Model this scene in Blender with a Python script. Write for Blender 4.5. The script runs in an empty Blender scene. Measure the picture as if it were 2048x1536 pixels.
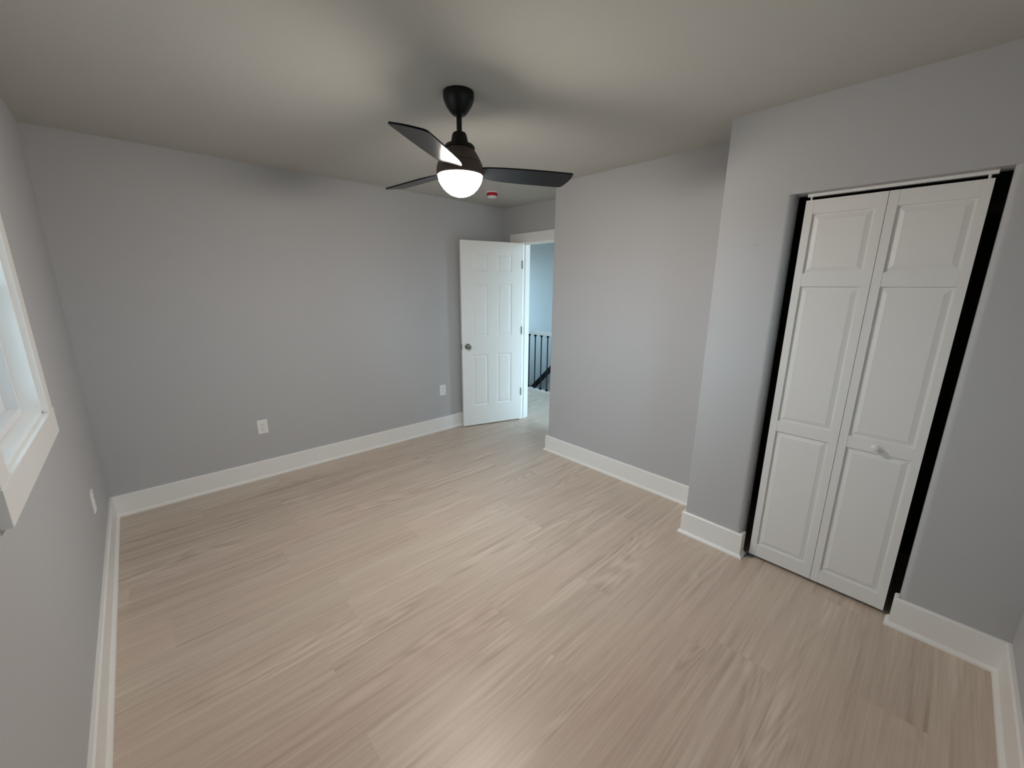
import bpy, bmesh, math
from mathutils import Vector, Matrix

# ------------------------------------------------------------------ camera, world, exposure
C = bpy.context.scene.collection
sc = bpy.context.scene
CAM = (0.3127, -3.7094, 1.5710)
YAW, PITCH, ROLL, F_PX = -42.776, -13.455, 0.443, 810.29

def make_camera():
    y, p, r = (math.radians(a) for a in (YAW, PITCH, ROLL))
    f = Vector((-math.sin(y) * math.cos(p), math.cos(y) * math.cos(p), math.sin(p)))
    r0 = Vector((math.cos(y), math.sin(y), 0))
    u0 = r0.cross(f)
    rr = r0 * math.cos(r) + u0 * math.sin(r)
    uu = -r0 * math.sin(r) + u0 * math.cos(r)
    cd = bpy.data.cameras.new('camera')
    cd.sensor_width = 36
    cd.lens = F_PX / 2048 * 36
    cd.clip_start = 0.01
    o = bpy.data.objects.new('camera', cd)
    m = Matrix((rr, uu, -f)).transposed().to_4x4()
    m.translation = CAM
    o.matrix_world = m
    C.objects.link(o)
    sc.camera = o
make_camera()

SKY = 13.0            # brightness of the overcast sky outside the windows
LAMP = 158.0          # brightness of the fan's opal glass bowl
w = bpy.data.worlds.new('World')
sc.world = w
w.use_nodes = True
nt = w.node_tree
nt.nodes.clear()
wo = nt.nodes.new('ShaderNodeOutputWorld')
bg = nt.nodes.new('ShaderNodeBackground')
tcw = nt.nodes.new('ShaderNodeTexCoord')
spw = nt.nodes.new('ShaderNodeSeparateXYZ')
rw = nt.nodes.new('ShaderNodeValToRGB')          # grey-green ground below the horizon, pale overcast above
rw.color_ramp.elements[0].position = 0.47
rw.color_ramp.elements[0].color = (0.16, 0.19, 0.19, 1)
rw.color_ramp.elements[1].position = 0.53
rw.color_ramp.elements[1].color = (0.54, 0.80, 0.98, 1)
mw = nt.nodes.new('ShaderNodeMath'); mw.operation = 'MULTIPLY_ADD'
mw.inputs[1].default_value = 0.5; mw.inputs[2].default_value = 0.5
nt.links.new(tcw.outputs['Generated'], spw.inputs[0])
nt.links.new(spw.outputs[2], mw.inputs[0])
nt.links.new(mw.outputs[0], rw.inputs[0])
nt.links.new(rw.outputs[0], bg.inputs['Color'])
bg.inputs['Strength'].default_value = SKY
nt.links.new(bg.outputs[0], wo.inputs[0])

def portal(name, loc, rot, sx, sy):
    l = bpy.data.lights.new(name, 'AREA')
    l.shape = 'RECTANGLE'
    l.size, l.size_y = sx, sy
    l.cycles.is_portal = True
    o = bpy.data.objects.new(name, l)
    o.location = loc
    o.rotation_euler = rot
    C.objects.link(o)
portal('daylight_portal_bedroom_window', (-0.16, -1.80, 1.56), (0, math.radians(-90), 0), 0.95, 0.75)
portal('daylight_portal_added_hall_opening', (4.74, -1.84, 1.32), (math.radians(90), 0, 0), 1.74, 2.04)  # for the opening added at the hall's right end
portal('daylight_portal_added_landing_opening', (4.75, 2.74, 1.55), (math.radians(-90), 0, 0), 1.4, 1.3)  # for the opening added at the hall's left end
portal('daylight_portal_added_front_window', (1.725, -4.23, 1.56), (math.radians(90), 0, 0), 0.55, 0.95)  # for the window added behind the camera

sc.view_settings.view_transform = 'Standard'
sc.view_settings.look = 'None'
sc.view_settings.exposure = 0.0
sc.view_settings.gamma = 1.0
sc.view_settings.use_curve_mapping = False
sc.cycles.use_denoising = True
sc.cycles.max_bounces = 10
sc.cycles.diffuse_bounces = 8
sc.cycles.sample_clamp_indirect = 6

# ------------------------------------------------------------------ materials
def mat(name, col, rough=0.5, metal=0.0, spec=0.5, emit=None, es=0.0, bump=None):
    m = bpy.data.materials.new(name)
    m.use_nodes = True
    n = m.node_tree
    b = n.nodes['Principled BSDF']
    b.inputs['Base Color'].default_value = (*col, 1)
    b.inputs['Roughness'].default_value = rough
    b.inputs['Metallic'].default_value = metal
    b.inputs['Specular IOR Level'].default_value = spec
    if emit:
        b.inputs['Emission Color'].default_value = (*emit, 1)
        b.inputs['Emission Strength'].default_value = es
    if bump:
        sc_, st = bump
        tc = n.nodes.new('ShaderNodeNewGeometry')
        no = n.nodes.new('ShaderNodeTexNoise')
        no.inputs['Scale'].default_value = sc_
        no.inputs['Detail'].default_value = 3
        bp = n.nodes.new('ShaderNodeBump')
        bp.inputs['Strength'].default_value = st
        bp.inputs['Distance'].default_value = 0.001
        n.links.new(tc.outputs['Position'], no.inputs['Vector'])
        n.links.new(no.outputs['Fac'], bp.inputs['Height'])
        n.links.new(bp.outputs[0], b.inputs['Normal'])
    return m

def srgb(r, g, b):
    f = lambda c: c / 12.92 if c <= 0.04045 else ((c + 0.055) / 1.055) ** 2.4
    return tuple(f(v / 255) for v in (r, g, b))

M_wall = mat('grey_wall_paint', srgb(190, 191, 193), 0.62, spec=0.3, bump=(260, 0.25))
M_ceil = mat('ceiling_paint', srgb(194, 193, 187), 0.8, spec=0.2, bump=(200, 0.25))
M_closet_shade = mat('closet_wall_painted_shade', srgb(78, 72, 66), 0.8)  # dark colour stands in for the shade inside the closet
M_trim = mat('white_trim_paint', srgb(243, 243, 241), 0.36, spec=0.45)
M_door = mat('white_door_paint', srgb(240, 241, 238), 0.4, spec=0.45)
M_bifold = mat('white_closet_door_paint', srgb(234, 234, 232), 0.45, spec=0.4, bump=(500, 0.2))
M_vinyl = mat('white_vinyl', srgb(232, 234, 236), 0.3, spec=0.5)
M_plate = mat('white_plate_plastic', srgb(240, 240, 239), 0.35)
M_slot = mat('socket_slot', srgb(40, 38, 36), 0.6)
M_black = mat('black_satin_metal', srgb(14, 14, 14), 0.42, spec=0.3)
M_housing = mat('dark_bronze_housing', srgb(80, 67, 61), 0.5, spec=0.4)
M_blade = mat('black_fan_blade', srgb(18, 18, 21), 0.27, spec=0.14)
M_nickel = mat('satin_nickel', srgb(150, 147, 142), 0.3, metal=1.0)
M_hinge = mat('brushed_hinge', srgb(165, 163, 160), 0.5, metal=0.6)
M_steel = mat('zinc_bracket', srgb(150, 152, 156), 0.5, metal=0.2)
M_red = mat('red_dust_cover', srgb(176, 22, 34), 0.45)
M_smoke = mat('white_detector_plastic', srgb(226, 224, 222), 0.5)
M_rail = mat('black_rail_paint', srgb(12, 12, 14), 0.6, spec=0.25)
M_globe = mat('lit_opal_glass', srgb(250, 248, 244), 0.3, emit=(1.0, 0.90, 0.82), es=LAMP)
def bowl():
    # the LED disc sits flat above the bowl, so the underside glows more than the rim
    n = M_globe.node_tree
    g = n.nodes.new('ShaderNodeNewGeometry'); sp = n.nodes.new('ShaderNodeSeparateXYZ')
    m = n.nodes.new('ShaderNodeMath'); m.operation = 'MULTIPLY_ADD'
    m.inputs[1].default_value = -0.55 * LAMP; m.inputs[2].default_value = 0.70 * LAMP
    n.links.new(g.outputs['Normal'], sp.inputs[0]); n.links.new(sp.outputs[2], m.inputs[0])
    n.links.new(m.outputs[0], n.nodes['Principled BSDF'].inputs['Emission Strength'])
bowl()
M_hall = mat('hall_wall_paint', srgb(172, 178, 180), 0.6, spec=0.3)

def smudged_wall():
    # two small scuffs on the closet wall, left of the folding doors
    m = M_wall.copy(); m.name = 'grey_wall_paint_scuffed'
    n = m.node_tree; L = n.links.new
    g = n.nodes.new('ShaderNodeNewGeometry')
    no = n.nodes.new('ShaderNodeTexNoise'); no.inputs['Scale'].default_value = 95
    L(g.outputs['Position'], no.inputs['Vector'])
    th = n.nodes.new('ShaderNodeMapRange')
    th.inputs['From Min'].default_value = 0.5; th.inputs['From Max'].default_value = 0.62
    L(no.outputs['Fac'], th.inputs['Value'])
    tot = None
    for (yy, zz, r, a) in ((-2.930, 1.804, 0.024, 0.22), (-2.916, 1.862, 0.020, 0.08)):
        d = n.nodes.new('ShaderNodeVectorMath'); d.operation = 'DISTANCE'
        L(g.outputs['Position'], d.inputs[0]); d.inputs[1].default_value = (XC_WALL, yy, zz)
        mr = n.nodes.new('ShaderNodeMapRange')
        mr.inputs['From Min'].default_value = r; mr.inputs['From Max'].default_value = r * 0.4
        mr.inputs['To Max'].default_value = a
        L(d.outputs['Value'], mr.inputs['Value'])
        if tot is None: tot = mr.outputs[0]
        else:
            ad = n.nodes.new('ShaderNodeMath'); L(tot, ad.inputs[0]); L(mr.outputs[0], ad.inputs[1]); tot = ad.outputs[0]
    mu = n.nodes.new('ShaderNodeMath'); mu.operation = 'MULTIPLY'
    L(tot, mu.inputs[0]); L(th.outputs[0], mu.inputs[1])
    mx = n.nodes.new('ShaderNodeMix'); mx.data_type = 'RGBA'
    mx.inputs[6].default_value = n.nodes['Principled BSDF'].inputs['Base Color'].default_value
    mx.inputs[7].default_value = (0.2, 0.19, 0.18, 1)
    L(mu.outputs[0], mx.inputs[0]); L(mx.outputs[2], n.nodes['Principled BSDF'].inputs['Base Color'])
    return m
XC_WALL = 2.7788
M_wall_scuffed = smudged_wall()

def glass_mat():
    m = bpy.data.materials.new('window_glass')
    m.use_nodes = True
    n = m.node_tree
    n.nodes.clear()
    out = n.nodes.new('ShaderNodeOutputMaterial')
    mix = n.nodes.new('ShaderNodeMixShader')
    tr = n.nodes.new('ShaderNodeBsdfTransparent')
    tr.inputs['Color'].default_value = (0.93, 0.96, 0.96, 1)
    gl = n.nodes.new('ShaderNodeBsdfGlossy')
    gl.inputs['Roughness'].default_value = 0.02
    fr = n.nodes.new('ShaderNodeFresnel')
    fr.inputs['IOR'].default_value = 1.45
    n.links.new(fr.outputs[0], mix.inputs[0])
    n.links.new(tr.outputs[0], mix.inputs[1])
    n.links.new(gl.outputs[0], mix.inputs[2])
    n.links.new(mix.outputs[0], out.inputs[0])
    return m
M_glass = glass_mat()

PW, PL = 0.229, 1.22          # plank width and length
def floor_mat():
    m = bpy.data.materials.new('pale_oak_vinyl_planks')
    m.use_nodes = True
    n = m.node_tree
    L = n.links.new
    b = n.nodes['Principled BSDF']
    def math_(op, a, c=None, d=None):
        x = n.nodes.new('ShaderNodeMath')
        x.operation = op
        for i, v in enumerate((a, c, d)):
            if v is None: continue
            if isinstance(v, (int, float)): x.inputs[i].default_value = v
            else: L(v, x.inputs[i])
        return x.outputs[0]
    def comb(x, y, z):
        c = n.nodes.new('ShaderNodeCombineXYZ')
        for i, v in enumerate((x, y, z)):
            if isinstance(v, (int, float)): c.inputs[i].default_value = v
            else: L(v, c.inputs[i])
        return c.outputs[0]
    def noise(vec, scale, detail, rough=0.5, dist=0.0):
        t = n.nodes.new('ShaderNodeTexNoise')
        t.inputs['Scale'].default_value = scale
        t.inputs['Detail'].default_value = detail
        t.inputs['Roughness'].default_value = rough
        t.inputs['Distortion'].default_value = dist
        L(vec, t.inputs['Vector'])
        return t.outputs['Fac']
    g = n.nodes.new('ShaderNodeNewGeometry')
    s = n.nodes.new('ShaderNodeSeparateXYZ')
    L(g.outputs['Position'], s.inputs[0])
    X, Y = s.outputs[0], s.outputs[1]
    rowf = math_('DIVIDE', math_('ADD', Y, 2.075), PW)
    row = math_('FLOOR', rowf)
    # where each row's end joints fall
    ramp = n.nodes.new('ShaderNodeValToRGB')
    ramp.color_ramp.interpolation = 'CONSTANT'
    known = {0: .89, -1: .705, -2: 2.64, -3: .70, -4: .22, -5: 1.965, 5: .91, 6: .91}
    rows = list(range(-9, 20))
    els = ramp.color_ramp.elements
    for i, k in enumerate(rows):
        off = known.get(k, (k * 0.4377 + 0.31) % 1 * PL) % PL
        pos = i / 32
        e = els[i] if i < 2 else els.new(pos)
        e.position = pos
        e.color = (off / PL, off / PL, off / PL, 1)
    rp = math_('DIVIDE', math_('ADD', row, 9.5), 32)
    L(rp, ramp.inputs[0])
    off = math_('MULTIPLY', ramp.outputs[0], PL)
    colf = math_('DIVIDE', math_('SUBTRACT', X, off), PL)
    col = math_('FLOOR', colf)
    wn = n.nodes.new('ShaderNodeTexWhiteNoise')
    wn.noise_dimensions = '2D'
    L(comb(row, col, 0), wn.inputs['Vector'])
    rid = wn.outputs['Value']
    sep = n.nodes.new('ShaderNodeSeparateColor')
    L(wn.outputs['Color'], sep.inputs[0])
    shift = math_('MULTIPLY', rid, 37.0)
    # broad figure, flowing arches and fine pores, all running with the plank
    broad = noise(comb(math_('MULTIPLY', X, 0.7), math_('MULTIPLY', Y, 13.0), shift), 1.0, 4, 0.6, 1.1)
    fig = noise(comb(math_('MULTIPLY', X, 0.75), math_('MULTIPLY', Y, 5.5), math_('ADD', shift, 5)), 1.0, 1, 0.4, 0.3)
    rings = math_('SINE', math_('MULTIPLY', fig, 85.0))
    ringm = noise(comb(math_('MULTIPLY', X, 1.1), math_('MULTIPLY', Y, 5.0), math_('ADD', shift, 11)), 1.0, 2)
    mr = n.nodes.new('ShaderNodeMapRange')
    mr.inputs['From Min'].default_value = 0.46
    mr.inputs['From Max'].default_value = 0.66
    L(ringm, mr.inputs['Value'])
    ringamt = math_('MULTIPLY', math_('MULTIPLY', rings, 0.13), mr.outputs[0])
    fine = noise(comb(math_('MULTIPLY', X, 3.0), math_('MULTIPLY', Y, 120.0), shift), 1.0, 4, 0.6)
    pores = noise(comb(math_('MULTIPLY', X, 1.4), math_('MULTIPLY', Y, 45.0), math_('ADD', shift, 3)), 1.0, 3, 0.6)
    v = math_('ADD', math_('MULTIPLY', math_('SUBTRACT', broad, 0.5), 0.62), 0.5)
    v = math_('ADD', v, ringamt)
    v = math_('ADD', v, math_('MULTIPLY', math_('SUBTRACT', fine, 0.5), 0.6))
    v = math_('ADD', v, math_('MULTIPLY', math_('MULTIPLY', math_('SUBTRACT', pores, 0.5), 0.95), math_('MULTIPLY_ADD', mr.outputs[0], 1.1, 0.45)))
    v = math_('ADD', v, math_('MULTIPLY', math_('SUBTRACT', rid, 0.5), 0.12))
    cr = n.nodes.new('ShaderNodeValToRGB')
    e = cr.color_ramp.elements
    e[0].position, e[0].color = 0.02, (*srgb(164, 148, 134), 1)
    e[1].position, e[1].color = 0.98, (*srgb(228, 215, 201), 1)
    k = e.new(0.45); k.color = (*srgb(203, 187, 172), 1)
    L(v, cr.inputs[0])
    # slightly pinker and greener planks
    tint = n.nodes.new('ShaderNodeMix'); tint.data_type = 'RGBA'; tint.blend_type = 'MULTIPLY'
    tint.inputs[0].default_value = 1.0
    tr = n.nodes.new('ShaderNodeValToRGB')
    tr.color_ramp.elements[0].color = (1.0, 0.975, 0.972, 1)
    tr.color_ramp.elements[1].color = (0.985, 1.0, 0.985, 1)
    L(sep.outputs[1], tr.inputs[0])
    L(cr.outputs[0], tint.inputs[6]); L(tr.outputs[0], tint.inputs[7])
    # hairline joints
    fy = math_('FRACT', rowf); fx = math_('FRACT', colf)
    ey = math_('MULTIPLY', math_('MINIMUM', fy, math_('SUBTRACT', 1, fy)), PW)
    ex = math_('MULTIPLY', math_('MINIMUM', fx, math_('SUBTRACT', 1, fx)), PL)
    ed = math_('MINIMUM', ex, ey)
    gm = n.nodes.new('ShaderNodeMapRange')
    gm.inputs['From Min'].default_value = 0.0003
    gm.inputs['From Max'].default_value = 0.0016
    gm.inputs['To Min'].default_value = 0.90
    gm.inputs['To Max'].default_value = 1.0
    L(ed, gm.inputs['Value'])
    jm = n.nodes.new('ShaderNodeMix'); jm.data_type = 'RGBA'; jm.blend_type = 'MULTIPLY'
    jm.inputs[0].default_value = 1.0
    L(tint.outputs[2], jm.inputs[6]); L(gm.outputs[0], jm.inputs[7])
    L(jm.outputs[2], b.inputs['Base Color'])
    b.inputs['Roughness'].default_value = 0.40
    b.inputs['Specular IOR Level'].default_value = 0.85
    bp = n.nodes.new('ShaderNodeBump')
    bp.inputs['Strength'].default_value = 0.35
    bp.inputs['Distance'].default_value = 0.0006
    L(math_('ADD', fine, gm.outputs[0]), bp.inputs['Height'])
    L(bp.outputs[0], b.inputs['Normal'])
    return m
M_floor = floor_mat()

# ------------------------------------------------------------------ builders
def obj(name, bm, m, parent=None, smooth=False, label=None, bevel=None):
    bmesh.ops.recalc_face_normals(bm, faces=bm.faces)
    me = bpy.data.meshes.new(name)
    bm.to_mesh(me); bm.free()
    me.materials.append(m)
    if smooth:
        for p in me.polygons: p.use_smooth = True
        me.set_sharp_from_angle(angle=math.radians(35))
    o = bpy.data.objects.new(name, me)
    C.objects.link(o)
    if parent: o.parent = parent
    if label: o['label'] = label
    if bevel:
        md = o.modifiers.new('bevel', 'BEVEL')
        md.width = bevel; md.segments = 2; md.limit_method = 'ANGLE'
    return o

def tag(o, label, cat, kind=None, group=None):
    o['label'] = label; o['category'] = cat
    if kind: o['kind'] = kind
    if group: o['group'] = group
    return o

def empty(name, loc=(0, 0, 0), rz=0.0):
    o = bpy.data.objects.new(name, None)
    o.location = loc; o.rotation_euler = (0, 0, rz)
    o.empty_display_size = 0.1
    C.objects.link(o)
    return o

def box(bm, x0, x1, y0, y1, z0, z1):
    x0, x1 = sorted((x0, x1)); y0, y1 = sorted((y0, y1)); z0, z1 = sorted((z0, z1))
    v = [bm.verts.new(p) for p in ((x0,y0,z0),(x1,y0,z0),(x1,y1,z0),(x0,y1,z0),(x0,y0,z1),(x1,y0,z1),(x1,y1,z1),(x0,y1,z1))]
    for f in ((0,3,2,1),(4,5,6,7),(0,1,5,4),(1,2,6,5),(2,3,7,6),(3,0,4,7)):
        bm.faces.new([v[i] for i in f])
    return bm

def BM(*boxes):
    bm = bmesh.new()
    for b in boxes: box(bm, *b)
    return bm

def prism(bm, poly, z0, z1):
    a = [bm.verts.new((x, y, z0)) for x, y in poly]
    b = [bm.verts.new((x, y, z1)) for x, y in poly]
    n = len(poly)
    bm.faces.new(a[::-1]); bm.faces.new(b)
    for i in range(n):
        bm.faces.new((a[i], a[(i+1) % n], b[(i+1) % n], b[i]))
    return bm

def round_poly(pts, radii, seg=8):
    """polygon with a rounded corner of radii[i] at each point"""
    out = []
    n = len(pts)
    for i, (p, r) in enumerate(zip(pts, radii)):
        if r <= 0:
            out.append(p); continue
        P = Vector(p); A = (Vector(pts[i-1]) - P).normalized(); B = (Vector(pts[(i+1) % n]) - P).normalized()
        c = P + (A + B) * r          # right-angled corners
        s = P + A * r - c; e = P + B * r - c
        for k in range(seg + 1):
            t = k / seg * math.pi / 2
            q = c + s * math.cos(t) + e * math.sin(t)
            out.append((q.x, q.y))
    return out

def lathe(bm, prof, c=(0, 0, 0), seg=48, axis='z'):
    rings = []
    for r, z in prof:
        ring = []
        if r < 1e-6:
            p = {'z': (0, 0, z), 'y': (0, z, 0), 'x': (z, 0, 0)}[axis]
            ring = [bm.verts.new((c[0]+p[0], c[1]+p[1], c[2]+p[2]))]
        else:
            for k in range(seg):
                a = 2 * math.pi * k / seg
                u, v = r * math.cos(a), r * math.sin(a)
                p = {'z': (u, v, z), 'y': (u, z, v), 'x': (z, u, v)}[axis]
                ring.append(bm.verts.new((c[0]+p[0], c[1]+p[1], c[2]+p[2])))
        rings.append(ring)
    for a, b in zip(rings, rings[1:]):
        for k in range(seg):
            k2 = (k + 1) % seg
            if len(a) == 1 and len(b) == 1: continue
            if len(a) == 1: bm.faces.new((a[0], b[k], b[k2]))
            elif len(b) == 1: bm.faces.new((a[k], a[k2], b[0]))
            else: bm.faces.new((a[k], a[k2], b[k2], b[k]))
    for ring in (rings[0], rings[-1]):
        if len(ring) > 2: bm.faces.new(ring)
    return bm

def rings_panel(bm, P, u0, u1, z0, z1, rings):
    """a moulded panel on a slab face: rings = [(inset, depth)], P(u, z, depth) -> point"""
    prev = None
    for ins, d in rings:
        cur = [bm.verts.new(P(u, z, d)) for u, z in ((u0+ins, z0+ins), (u1-ins, z0+ins), (u1-ins, z1-ins), (u0+ins, z1-ins))]
        if prev:
            for i in range(4):
                bm.faces.new((prev[i], prev[(i+1) % 4], cur[(i+1) % 4], cur[i]))
        prev = cur
    bm.faces.new(prev)

def face_grid(bm, P, us, zs, panels, rings):
    """front face cut by us x zs, with the listed cells replaced by moulded panels"""
    for i in range(len(us) - 1):
        for j in range(len(zs) - 1):
            if (i, j) in panels:
                rings_panel(bm, P, us[i], us[i+1], zs[j], zs[j+1], rings)
            else:
                bm.faces.new([bm.verts.new(P(u, z, 0)) for u, z in ((us[i], zs[j]), (us[i+1], zs[j]), (us[i+1], zs[j+1]), (us[i], zs[j+1]))])

# ------------------------------------------------------------------ room dimensions
H = 2.44
XD, XB, XC = 3.6155, 3.1376, 2.7788      # door wall, chimney-breast wall, closet wall
Y1, Y2, Y3 = -1.1815, -2.7311, -4.1050   # returns and the front wall
YL, YR, ZT = -3.0628, -3.7615, 2.024     # closet opening
WY0, WY1, WZ0, WZ1 = -2.160, -1.433, 1.095, 2.02   # bedroom window opening
DY0, DY1, DZ = -1.015, -0.300, 2.046     # doorway
HX = 5.75                                # hall far wall

def S(o, label, cat): return tag(o, label, cat, 'structure')

# floor and ceiling
S(obj('floor', BM((-0.15, 4.80, -4.25, 2.75, -0.12, 0.0)), M_floor), 'pale taupe wood plank floor running through the room into the hall', 'floor')
S(obj('ceiling', BM((-0.15, 5.87, -4.25, 2.75, H, H + 0.12)), M_ceil), 'plain off-white ceiling with the fan hanging from it', 'ceiling')

# left wall with the window opening
S(obj('wall_left', BM(
    (-0.15, 0, -4.25, WY0, 0, H), (-0.15, 0, WY1, 0.12, 0, H),
    (-0.15, 0, WY0, WY1, 0, WZ0), (-0.15, 0, WY0, WY1, WZ1, H)), M_wall), 'grey wall on the left holding the white framed window', 'wall')
# back wall (long plain wall)
S(obj('wall_back', BM((0, XD, 0, 0.12, 0, H)), M_wall), 'long plain grey wall facing the camera with two outlets', 'wall')
# front wall behind the camera, with an opening for an added, unseen window
FX0, FX1 = 1.45, 2.00
S(obj('wall_front', BM(
    (0, FX0, Y3, Y3 - 0.145, 0, H), (FX1, XD, Y3, Y3 - 0.145, 0, H),
    (FX0, FX1, Y3, Y3 - 0.145, 0, WZ0), (FX0, FX1, Y3, Y3 - 0.145, WZ1, H)), M_wall), 'grey wall behind the camera meeting the closet wall at right', 'wall')
# wall with the doorway, running on behind the closet as the hall's near side
S(obj('wall_door_side', BM(
    (XD, XD + 0.115, -4.25, DY0 - 0.02, 0, H), (XD, XD + 0.115, DY1 + 0.02, 2.75, 0, H),
    (XD, XD + 0.115, DY0 - 0.02, DY1 + 0.02, DZ + 0.02, H)), M_wall), 'grey wall around the open doorway in the far corner', 'wall')
# projecting wall between doorway and closet
bm = bmesh.new()
prism(bm, round_poly([(XB, Y1), (XB, Y2 - 0.11), (XB + 0.115, Y2 - 0.11), (XB + 0.115, Y1 - 0.115), (XD, Y1 - 0.115), (XD, Y1)],
                     [0.018, 0, 0, 0, 0, 0]), 0, H)
S(obj('wall_right', bm, M_wall, smooth=True), 'projecting grey wall between the doorway and the closet wall', 'wall')
# closet wall with its opening and rounded corners
bm = bmesh.new()
prism(bm, round_poly([(XC, Y2), (XC, YL), (XC + 0.115, YL), (XC + 0.115, Y2 - 0.115), (3.137, Y2 - 0.115), (3.137, Y2)],
                     [0.007, 0.024, 0.0, 0, 0, 0]), 0, ZT)
prism(bm, round_poly([(XC, Y2), (XC, YL), (XC + 0.115, YL), (XC + 0.115, Y2 - 0.115), (3.137, Y2 - 0.115), (3.137, Y2)],
                     [0.007, 0, 0, 0, 0, 0]), ZT, H)
prism(bm, round_poly([(XC, YR), (XC, Y3), (XC + 0.115, Y3), (XC + 0.115, YR)], [0.024, 0, 0, 0]), 0, ZT)
box(bm, XC, XC + 0.115, YR, Y3, ZT, H)
box(bm, XC, XC + 0.115, YL, YR, ZT, H)
S(obj('wall_closet', bm, M_wall_scuffed, smooth=True), 'grey closet wall with rounded corners around the folding doors', 'wall')
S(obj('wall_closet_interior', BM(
    (3.56, XD, Y3, Y2 - 0.115, 0, H), (XC + 0.115, 3.56, Y2 - 0.115, Y2 - 0.15, 0, H)), M_closet_shade), 'inner walls of the closet, coloured dark to stand in for shade behind the folding doors', 'wall')
# hall
S(obj('wall_hall_far', BM((HX, HX + 0.12, -2.75, 2.75, -2.6, H)), M_hall), 'pale blue-grey wall beyond the stair railing in the hall', 'wall')
def pierced(y0, y1, x0, x1, z0, z1):
    return BM((XD + 0.115, x0, y0, y1, -2.6, H), (x1, HX, y0, y1, -2.6, H), (x0, x1, y0, y1, -2.6, z0), (x0, x1, y0, y1, z1, H))
S(obj('wall_hall_left', pierced(2.63, 2.75, 4.05, 5.45, 0.9, 2.2), M_hall), 'end wall of the hall with an added daylight opening, out of sight to the left', 'wall')  # opening added out of view to bring daylight into the hall
S(obj('wall_hall_right', pierced(-1.90, -1.78, 3.87, 5.61, 0.30, 2.34), M_hall), 'end wall of the hall with an added tall daylight opening, out of sight to the right', 'wall')  # large unseen opening, added and sized to brighten the hall
S(obj('wall_stairwell', BM((4.68, 4.80, -2.75, 2.75, -2.6, -0.12)), M_hall), 'stairwell wall below the hall floor edge', 'wall')
S(obj('floor_lower_landing', BM((4.68, HX, -2.75, 2.75, -2.7, -2.6)), M_floor), 'lower floor at the foot of the stairwell', 'floor')

# ------------------------------------------------------------------ baseboards
BT, BH, ST = 0.017, 0.150, 0.031
def offset_nodes(pts, d):
    n = len(pts); out = []
    def nrm(a, b):
        v = Vector(b) - Vector(a); v.normalize(); return Vector((v.y, -v.x))
    for i in range(n):
        ns = []
        if i > 0: ns.append(nrm(pts[i-1], pts[i]))
        if i < n - 1: ns.append(nrm(pts[i], pts[i+1]))
        if len(ns) == 1: o = ns[0] * d
        else: o = (ns[0] + ns[1]) * d / (1 + ns[0].dot(ns[1]))
        out.append(Vector(pts[i]) + o)
    return out
def sweep(bm, pts, i, prof):
    """profile [(offset, z)] along segment i of the chain, mitred to its neighbours"""
    a, b = [], []
    for d, z in prof:
        q = offset_nodes(pts, d)
        a.append(bm.verts.new((q[i].x, q[i].y, z))); b.append(bm.verts.new((q[i+1].x, q[i+1].y, z)))
    n = len(prof)
    for k in range(n):
        bm.faces.new((a[k], a[(k+1) % n], b[(k+1) % n], b[k]))
    bm.faces.new(a); bm.faces.new(b[::-1])
board = [(0, 0.001), (BT, 0.001), (BT, BH - 0.006), (BT - 0.006, BH), (0, BH)]
shoe = [(BT, 0.0), (ST, 0.0), (ST, 0.007), (ST - 0.003, 0.013), (ST - 0.008, 0.018), (BT, 0.021)]
def baseboards(pts, names):
    for nm, lab, segs in names:
        bm = bmesh.new(); bs = bmesh.new()
        for i in segs:
            sweep(bm, pts, i, board); sweep(bs, pts, i, shoe)
        o = obj(nm, bm, M_trim)
        obj('shoe_molding', bs, M_trim, o)
        S(o, lab, 'baseboard')
baseboards([(XC + 0.040, YR), (XC, YR), (XC, Y3), (0, Y3), (0, 0), (XD, 0), (XD, -0.114)], [
    ('baseboard_closet_right', 'short white baseboard right of the folding closet doors', (0, 1)),
    ('baseboard_front', 'white baseboard along the wall at the right edge of the photo', (2,)),
    ('baseboard_left', 'white baseboard under the window wall at left', (3,)),
    ('baseboard_back', 'long white baseboard below the plain grey back wall', (4,)),
    ('baseboard_door_corner', 'white baseboard stub behind the open panelled door', (5,))])
baseboards([(XD, Y1), (XB, Y1), (XB, Y2), (XC, Y2), (XC, YL), (XC + 0.048, YL)], [
    ('baseboard_right', 'white baseboard under the projecting wall right of the doorway', (0, 1)),
    ('baseboard_closet_left', 'short white baseboard wrapping the corner left of the closet doors', (2, 3, 4))])

# ------------------------------------------------------------------ doorway: casing and jamb
JX0, JX1 = XD - 0.020, XD + 0.116
t = empty('trim_1', (XD, (DY0 + DY1) / 2, 0))
def loc(bm, o):                         # world-space mesh parented to an empty
    bmesh.ops.translate(bm, verts=bm.verts, vec=-Vector(o.location)); return bm
obj('side_casing', loc(BM((JX0, XD, -0.118, DY1 + 0.004, 0, DZ)), t), M_trim, t, bevel=0.002)
obj('side_casing', loc(BM((JX0, XD, DY0 - 0.106, DY0 - 0.004, 0, DZ)), t), M_trim, t, bevel=0.002)
obj('head_casing', loc(BM((JX0 - 0.002, XD, -0.114, DY0 - 0.112, DZ, DZ + 0.101)), t), M_trim, t, bevel=0.002)
obj('jamb', loc(BM((XD - 0.004, JX1, DY1, DY1 + 0.020, 0, DZ), (XD - 0.004, JX1, DY0 - 0.020, DY0, 0, DZ),
                   (XD - 0.004, JX1, DY0 - 0.020, DY1 + 0.020, DZ - 0.004, DZ + 0.018)), t), M_trim, t, bevel=0.0015)
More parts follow.
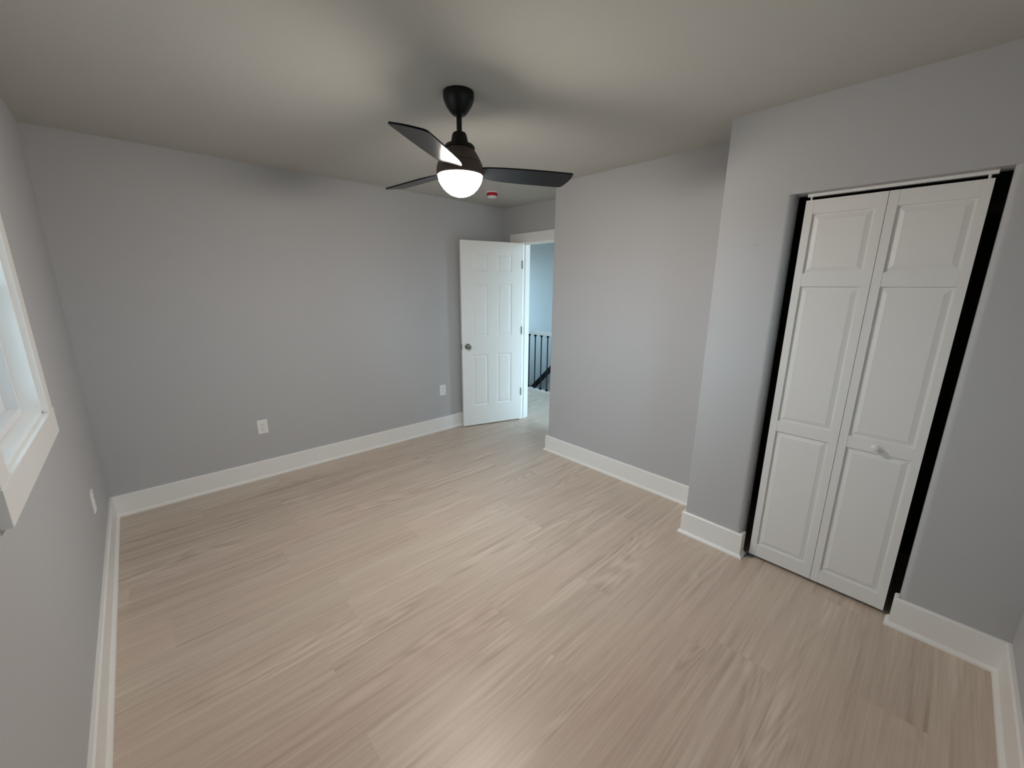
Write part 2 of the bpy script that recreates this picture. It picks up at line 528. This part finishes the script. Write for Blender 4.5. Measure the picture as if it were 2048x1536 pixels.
obj('door_stop', loc(BM((XD + 0.035, XD + 0.068, DY1 - 0.011, DY1, 0, DZ - 0.004), (XD + 0.035, XD + 0.068, DY0, DY0 + 0.011, 0, DZ - 0.004),
                        (XD + 0.035, XD + 0.068, DY0, DY1, DZ - 0.015, DZ - 0.004)), t), M_trim, t)
obj('hall_casing', loc(BM((JX1 - 0.002, JX1 + 0.012, DY1 + 0.015, DY1 + 0.09, 0, DZ), (JX1 - 0.004, JX1 + 0.014, DY0 - 0.09, DY0 - 0.004, 0, DZ),
                          (JX1 - 0.004, JX1 + 0.014, DY0 - 0.09, DY1 + 0.09, DZ, DZ + 0.09)), t), M_trim, t)
S(t, 'white doorway casing and jamb beside the open panelled door', 'door trim')

# ------------------------------------------------------------------ six-panel door, standing open
hx, hy = 3.5865, -0.318
ang = math.atan2(-0.105 - hy, 2.90 - hx)
d1 = empty('door_1', (hx, hy, 0), ang)
# local frame: +x along the leaf from the hinge, +y towards the room side (the face in view)
DW, DH0, DH1, DT = 0.716, 0.014, 2.043, 0.035
us = [0, 0.118, 0.302, 0.410, 0.594, DW]
zs = [DH0, 0.240, 0.836, 1.032, 1.610, 1.733, 1.926, DH1]
pan = {(1, 1), (3, 1), (1, 3), (3, 3), (1, 5), (3, 5)}
mould = [(0, 0), (0.006, 0.0035), (0.013, 0.0075), (0.021, 0.0075), (0.034, 0.0020), (0.038, 0.0015)]
bm = bmesh.new()
face_grid(bm, lambda u, z, d: (u, -d, z), us, zs, pan, mould)
face_grid(bm, lambda u, z, d: (u, -DT + d, z), us, zs, pan, mould)
for q in (((0, 0), (0, -DT)), ((DW, 0), (DW, -DT))):
    bm.faces.new([bm.verts.new(p) for p in ((*q[0], DH0), (*q[1], DH0), (*q[1], DH1), (*q[0], DH1))])
for z in (DH0, DH1):
    bm.faces.new([bm.verts.new(p) for p in ((0, 0, z), (DW, 0, z), (DW, -DT, z), (0, -DT, z))])
bmesh.ops.remove_doubles(bm, verts=bm.verts, dist=0.0001)
leaf = obj('door_leaf', bm, M_door, d1)
def knob_bm(y0, sgn, u=0.655):
    bm = bmesh.new()
    lathe(bm, [(0, 0), (0.033, 0), (0.033, sgn*0.003), (0.029, sgn*0.008), (0.013, sgn*0.011), (0.011, sgn*0.028),
               (0.020, sgn*0.034), (0.0265, sgn*0.044), (0.0265, sgn*0.052), (0.021, sgn*0.060), (0.010, sgn*0.064), (0, sgn*0.0645)],
          (u, y0, 0.930), 32, 'y')
    return bm
obj('door_knob', knob_bm(0.0, 1), M_nickel, d1, smooth=True, label='satin nickel door knob')
obj('door_knob', knob_bm(-DT, -1, 0.664), M_nickel, d1, smooth=True, label='satin nickel door knob facing the back wall')
obj('latch_plate', BM((DW - 0.001, DW + 0.0012, -DT/2 - 0.012, -DT/2 + 0.012, 0.900, 0.957)), M_nickel, d1)
for z in (0.355, 1.085, 1.815):
    bm = bmesh.new()
    lathe(bm, [(0, z - 0.045), (0.0065, z - 0.045), (0.0065, z + 0.045), (0, z + 0.045)], (-0.005, 0.004, 0), 16)
    box(bm, -0.004, 0.001, -0.030, 0.002, z - 0.045, z + 0.045)
    obj('hinge', bm, M_hinge, d1, smooth=True)
S(d1, 'white six-panel door standing open against the back wall', 'door')
# local +y must face the room: the leaf direction points to -x, so flip the frame
d1.rotation_euler = (0, 0, ang)
d1.scale = (1, -1, 1) if (Matrix.Rotation(ang, 3, 'Z') @ Vector((0, 1, 0))).y > 0 else (1, 1, 1)

# ------------------------------------------------------------------ folding closet doors
d2 = empty('door_2', (XC + 0.05, (YL + YR) / 2, 0))
oy = (YL + YR) / 2
LZ0, LZ1, LT = 0.019, 1.994, 0.028
def bifold_leaf(y_l, y_r, s_l, s_r):
    """local coordinates: x depth into the closet, y along the wall; y_l > y_r"""
    bm = bmesh.new()
    y = lambda v: v - oy
    pl, pr = y_l - s_l, y_r + s_r
    rails = [(LZ0, 0.096), (0.809, 0.868), (1.585, 1.649), (1.929, LZ1)]
    box(bm, 0, LT, y(y_l), y(pl) + 0.0003, LZ0, LZ1)
    box(bm, 0, LT, y(pr) - 0.0003, y(y_r), LZ0, LZ1)
    for a, b in rails: box(bm, 0.0009, LT - 0.001, y(pl), y(pr), a, b)
    for (a, b), (c, d) in zip(rails, rails[1:]):
        rings_panel(bm, lambda u, z, dd: (dd, u, z), y(pr), y(pl), b, c,
                    [(-0.001, 0.0115), (0.008, 0.0115), (0.029, 0.0045), (0.033, 0.0045)])
        bm.faces.new([bm.verts.new(p) for p in ((LT - 0.006, y(pl), b), (LT - 0.006, y(pr), b), (LT - 0.006, y(pr), c), (LT - 0.006, y(pl), c))])
    return bm
LL = obj('door_leaf', bifold_leaf(-3.1105, -3.4145, 0.033, 0.035), M_bifold, d2)
RL = obj('door_leaf', bifold_leaf(-3.4165, -3.7190, 0.034, 0.032), M_bifold, d2)
bm = bmesh.new()
lathe(bm, [(0, 0.001), (0.010, 0.001), (0.008, -0.004), (0.0075, -0.010), (0.013, -0.016), (0.0165, -0.021), (0.0165, -0.025), (0.013, -0.029), (0.006, -0.031), (0, -0.0312)],
      (0, -3.5585 - oy, 0.838), 32, 'x')
obj('knob', bm, M_bifold, RL, smooth=True, label='small round white knob')
obj('track', BM((0.004, 0.030, -3.7250 - oy, -3.1125 - oy, 2.010, 2.0235)), M_trim, d2)
for yy in (-3.128, -3.703):
    bm = bmesh.new()
    lathe(bm, [(0, LZ1), (0.0045, LZ1), (0.0045, 2.011), (0, 2.011)], (0.014, yy - oy, 0), 12)
    obj('pivot_pin', bm, M_trim, d2)
obj('floor_bracket', BM((-0.030, 0.040, -3.1060 - oy, -3.0950 - oy, 0.0, 0.0022), (-0.010, 0.028, -3.1350 - oy, -3.0950 - oy, 0.0, 0.0022),
                        (-0.006, 0.028, -3.1135 - oy + 0.012, -3.0950 - oy + 0.004, 0, 0.012)), M_steel, d2, label='small metal floor pivot bracket')
S(d2, 'white two-leaf folding closet door with raised panels and round knob', 'closet door')

# ------------------------------------------------------------------ windows
def make_window(name, label, to_world, y0, y1, z0, z1, flip=False):
    """to_world: matrix taking (depth outwards -x, y, z) local frame of the left wall to the place"""
    W = empty(name)
    W.matrix_world = to_world
    cw = 0.088; ct = 0.020; ex = 0.006
    obj('side_casing', BM((0, ct, y1 + 0.000, y1 + cw, z0, z1)), M_trim, W, bevel=0.0015)
    obj('side_casing', BM((0, ct, y0 - cw, y0, z0, z1)), M_trim, W, bevel=0.0015)
    obj('bottom_casing', BM((0, ct + 0.002, y0 - cw - ex, y1 + cw + 0.002, z0 - 0.100, z0)), M_trim, W, bevel=0.0015)
    obj('head_casing', BM((0, ct + 0.002, y0 - cw - ex, y1 + cw + ex, z1, z1 + 0.095)), M_trim, W, bevel=0.0015)
    jt = 0.012
    obj('jamb', BM((-0.145, 0.003, y1 - jt, y1, z0, z1), (-0.145, 0.003, y0, y0 + jt, z0, z1), (-0.145, 0.003, y0, y1, z1 - jt, z1)), M_trim, W)
    obj('sill', BM((-0.145, 0.003, y0, y1, z0 - 0.004, z0 + 0.008)), M_trim, W)
    a0, a1, b0, b1 = y0 + jt, y1 - jt, z0 + 0.008, z1 - jt
    fx0, fx1, fw, fb = -0.130, -0.045, 0.012, 0.026
    fr = obj('window_frame', BM((fx0, fx1, a0, a0 + fw, b0, b1), (fx0, fx1, a1 - fw, a1, b0, b1),
                                (fx0, fx1, a0 + fw, a1 - fw, b0, b0 + fb), (fx0, fx1, a0 + fw, a1 - fw, b1 - fw, b1)), M_vinyl, W, bevel=0.002)
    i0, i1, j0, j1 = a0 + fw, a1 - fw, b0 + fb, b1 - fw
    zm = (j0 + j1) / 2
    for k, (x0, x1, s0, s1) in enumerate(((-0.100, -0.078, j0, zm + 0.018), (-0.124, -0.102, zm - 0.018, j1))):
        sw = 0.034
        sh = obj('sash', BM((x0, x1, i0, i0 + sw, s0, s1), (x0, x1, i1 - sw, i1, s0, s1),
                            (x0, x1, i0 + sw, i1 - sw, s0, s0 + sw), (x0, x1, i0 + sw, i1 - sw, s1 - sw, s1)), M_vinyl, W, bevel=0.002)
        obj('pane', BM(((x0 + x1) / 2 - 0.002, (x0 + x1) / 2 + 0.002, i0 + sw - 0.004, i1 - sw + 0.004, s0 + sw - 0.004, s1 - sw + 0.004)), M_glass, sh)
    S(W, label, 'window')
    return W
make_window('window_1', 'white framed sash window in the grey wall at the left edge', Matrix.Identity(4), WY0, WY1, WZ0, WZ1)
m2 = Matrix.Translation((0, Y3, 0)) @ Matrix.Rotation(math.radians(90), 4, 'Z')      # local x -> +y, local y -> -x
make_window('window_2_added', 'added unseen white framed sash window in the wall behind the camera', m2, -FX1, -FX0, WZ0, WZ1)  # extra window added out of view as a daylight source
# ------------------------------------------------------------------ ceiling fan
AX, AY = 1.568, -1.975
fan = empty('ceiling_fan', (AX, AY, 0))
def fp(name, prof, m, **k):
    bm = bmesh.new(); lathe(bm, prof, (0, 0, 0), 64)
    return obj(name, bm, m, fan, smooth=True, **k)
fp('canopy', [(0, H), (0.071, H), (0.0715, H - 0.022), (0.069, H - 0.034), (0.058, H - 0.058), (0.042, H - 0.080), (0.030, H - 0.092), (0.022, H - 0.095), (0, H - 0.095)], M_black)
fp('downrod', [(0, 2.36), (0.0125, 2.36), (0.0125, 2.262), (0, 2.262)], M_black)
fp('coupling_cover', [(0, 2.275), (0.022, 2.276), (0.030, 2.272), (0.0345, 2.263), (0.0368, 2.252), (0.0425, 2.224), (0.041, 2.220), (0, 2.220)], M_black)
hs = fp('motor_housing', [(0, 2.206), (0.064, 2.206), (0.0665, 2.203), (0.079, 2.188), (0.091, 2.168), (0.1005, 2.149), (0.1020, 2.1455), (0.1000, 2.1435), (0.1045, 2.1410),
                     (0.1100, 2.124), (0.1125, 2.108), (0.1125, 2.096), (0.110, 2.088), (0.106, 2.086), (0, 2.086)], M_housing, label='dark bronze rounded motor housing')
bm = bmesh.new()
lathe(bm, [(0.0, 2.224), (0.052, 2.224), (0.065, 2.221), (0.0715, 2.213), (0.0715, 2.204), (0.0, 2.205)], (0, 0, 0), 64)
obj('top_rim', bm, M_black, hs, smooth=True)
fp('light_globe', [(0, 2.087), (0.1045, 2.087), (0.1050, 2.078), (0.1020, 2.066), (0.0945, 2.050), (0.0830, 2.034), (0.0680, 2.019), (0.0490, 2.006), (0.0260, 1.998), (0, 1.9955)], M_globe, label='lit white opal glass bowl')
def blade_outline():
    p = [(0.088, -0.042), (0.13, -0.052), (0.20, -0.061), (0.30, -0.068), (0.42, -0.073), (0.535, -0.0745)]
    # rounded far corners with a gently bowed end
    def arc(c, r, a0, a1, n=7): return [(c[0] + r * math.cos(math.radians(a0 + (a1 - a0) * k / n)), c[1] + r * math.sin(math.radians(a0 + (a1 - a0) * k / n))) for k in range(n + 1)]
    p += arc((0.553, -0.0605), 0.014, -90, 0)
    p += [(0.5705, -0.03), (0.570, 0.0), (0.566, 0.03)]
    p += arc((0.538, 0.0515), 0.022, 10, 85)
    p += [(0.50, 0.0745), (0.40, 0.0755), (0.30, 0.0755), (0.24, 0.0735), (0.19, 0.069), (0.15, 0.061), (0.118, 0.050), (0.098, 0.034)]
    return p
def blade_mesh(th):
    bm = bmesh.new()
    er = Vector((math.cos(th), math.sin(th), 0)); et0 = Vector((-math.sin(th), math.cos(th), 0))
    ph = math.radians(-12.4)
    et = et0 * math.cos(ph) + Vector((0, 0, 1)) * math.sin(ph)
    nn = er.cross(et)
    pts = blade_outline()
    lo = [bm.verts.new(Vector((0, 0, 2.112)) + er * r + et * w_ - nn * 0.0035) for r, w_ in pts]
    hi = [bm.verts.new(Vector((0, 0, 2.112)) + er * r + et * w_ + nn * 0.0035) for r, w_ in pts]
    bm.faces.new(lo[::-1]); bm.faces.new(hi)
    for i in range(len(pts)):
        j = (i + 1) % len(pts); bm.faces.new((lo[i], lo[j], hi[j], hi[i]))
    return bm
for k in range(3):
    obj('blade', blade_mesh(math.radians(-24.7 + 120 * k)), M_blade, fan, bevel=0.0012)
tag(fan, 'black three-blade ceiling fan with a lit white bowl light', 'ceiling fan')

# ------------------------------------------------------------------ smoke detector
sd = empty('smoke_detector', (2.975, -0.535, H))
bm = bmesh.new(); lathe(bm, [(0, 0), (0.062, 0), (0.062, -0.006), (0.056, -0.009), (0, -0.009)], (0, 0, 0), 40)
obj('mounting_base', bm, M_smoke, sd, smooth=True)
bm = bmesh.new(); lathe(bm, [(0, -0.009), (0.050, -0.009), (0.0505, -0.034), (0.047, -0.036), (0, -0.036)], (0, 0, 0), 40)
obj('dust_cover', bm, M_red, sd, smooth=True, label='red band around the detector body')
bm = bmesh.new(); lathe(bm, [(0, -0.036), (0.046, -0.036), (0.0455, -0.043), (0.038, -0.049), (0.020, -0.052), (0, -0.0525)], (0, 0, 0), 40)
obj('cap', bm, M_smoke, sd, smooth=True)
tag(sd, 'small round white smoke detector with a red band on the ceiling', 'smoke detector')

# ------------------------------------------------------------------ outlets: local frame x across, z up, y = -out of wall
def make_outlet(name, loc_, rz, label, kind='duplex'):
    o = empty(name, loc_, rz)
    w2, h2 = 0.0375, 0.0585
    bm = bmesh.new()
    a = [bm.verts.new((x, 0, z)) for x, z in ((-w2, -h2), (w2, -h2), (w2, h2), (-w2, h2))]
    b = [bm.verts.new((x, -0.004, z)) for x, z in ((-w2, -h2), (w2, -h2), (w2, h2), (-w2, h2))]
    c = [bm.verts.new((x, -0.0065, z)) for x, z in ((-w2+.004, -h2+.004), (w2-.004, -h2+.004), (w2-.004, h2-.004), (-w2+.004, h2-.004))]
    for p, q in ((a, b), (b, c)):
        for i in range(4): bm.faces.new((p[i], p[(i+1) % 4], q[(i+1) % 4], q[i]))
    bm.faces.new(a); bm.faces.new(c)
    obj('cover_plate', bm, M_plate, o)
    face = obj('socket_face', BM((-0.0165, 0.0165, -0.0085, -0.006, -0.0335, 0.0335)), M_plate, o, bevel=0.0008)
    for z in (-0.0175, 0.0165):
        bm = bmesh.new()
        box(bm, -0.0080, -0.0058, -0.0090, -0.0084, z - 0.001, z + 0.0075)
        box(bm, 0.0058, 0.0078, -0.0090, -0.0084, z - 0.0005, z + 0.0065)
        lathe(bm, [(0, -0.0084), (0.0026, -0.0084), (0.0026, -0.0090), (0, -0.0090)], (0, 0, z - 0.0075), 14, 'y')
        obj('socket_slots', bm, M_slot, face, label='dark outlet slots')
    for z in (-0.0445, 0.0445):
        bm = bmesh.new(); lathe(bm, [(0, -0.006), (0.003, -0.006), (0.003, -0.0072), (0, -0.0074)], (0, 0, z), 12, 'y')
        obj('screw', bm, M_plate, o)
    return tag(o, label, 'outlet', group='white wall outlets')
make_outlet('wall_outlet', (0.952, 0, 0.438), 0, 'white wall outlet low on the middle of the long grey wall')
make_outlet('wall_outlet', (2.701, 0, 0.457), 0, 'white wall outlet on the grey wall just left of the open door')
make_outlet('wall_outlet', (0, -0.765, 0.445), math.radians(90), 'white wall outlet seen edge-on below the window at left')

# ------------------------------------------------------------------ hall railing and stair rail
RX = 4.775
rl = empty('stair_railing', (RX, 0.5, 0))
obj('top_rail', BM((-0.032, 0.032, -2.28, 1.3, 0.872, 0.924)), M_trim, rl, bevel=0.004, label='white top rail')
obj('bottom_curb', BM((-0.030, 0.024, -2.28, 1.3, 0.0, 0.028)), M_trim, rl, label='white curb along the floor edge')
y = -1.333
while y < 1.7:
    bm = bmesh.new()
    lathe(bm, [(0, 0.028), (0.021, 0.028), (0.021, 0.046), (0.011, 0.062), (0.0085, 0.066), (0.0085, 0.836), (0.011, 0.840), (0.023, 0.856), (0.023, 0.872), (0, 0.872)],
          (0, y - 0.5, 0), 16)
    obj('baluster', bm, M_rail, rl, smooth=True, label='thin black metal baluster')
    y += 0.1285
tag(rl, 'white hall stair railing with thin black balusters beyond the doorway', 'railing')
hr = empty('stair_handrail', (HX, 1.30, 0.01))
bm = bmesh.new()
prof = []
a = [bm.verts.new((-0.075, dy, dz)) for dy, dz in ((-0.75, 0.70), (0.85, -0.84), (0.85, -0.95), (-0.75, 0.59))]
b = [bm.verts.new((-0.035, dy, dz)) for dy, dz in ((-0.75, 0.70), (0.85, -0.84), (0.85, -0.95), (-0.75, 0.59))]
bm.faces.new(a); bm.faces.new(b[::-1])
for i in range(4): bm.faces.new((a[i], a[(i+1) % 4], b[(i+1) % 4], b[i]))
obj('sloping_rail', bm, M_rail, hr)
for dy in (-0.55, 0.65):
    dz = 0.645 - (dy + 0.75) * 0.9625
    obj('bracket', BM((-0.036, 0.0, dy - 0.012, dy + 0.012, dz - 0.02, dz + 0.01)), M_rail, hr)
tag(hr, 'black sloping stair handrail on the far hall wall behind the balusters', 'handrail')
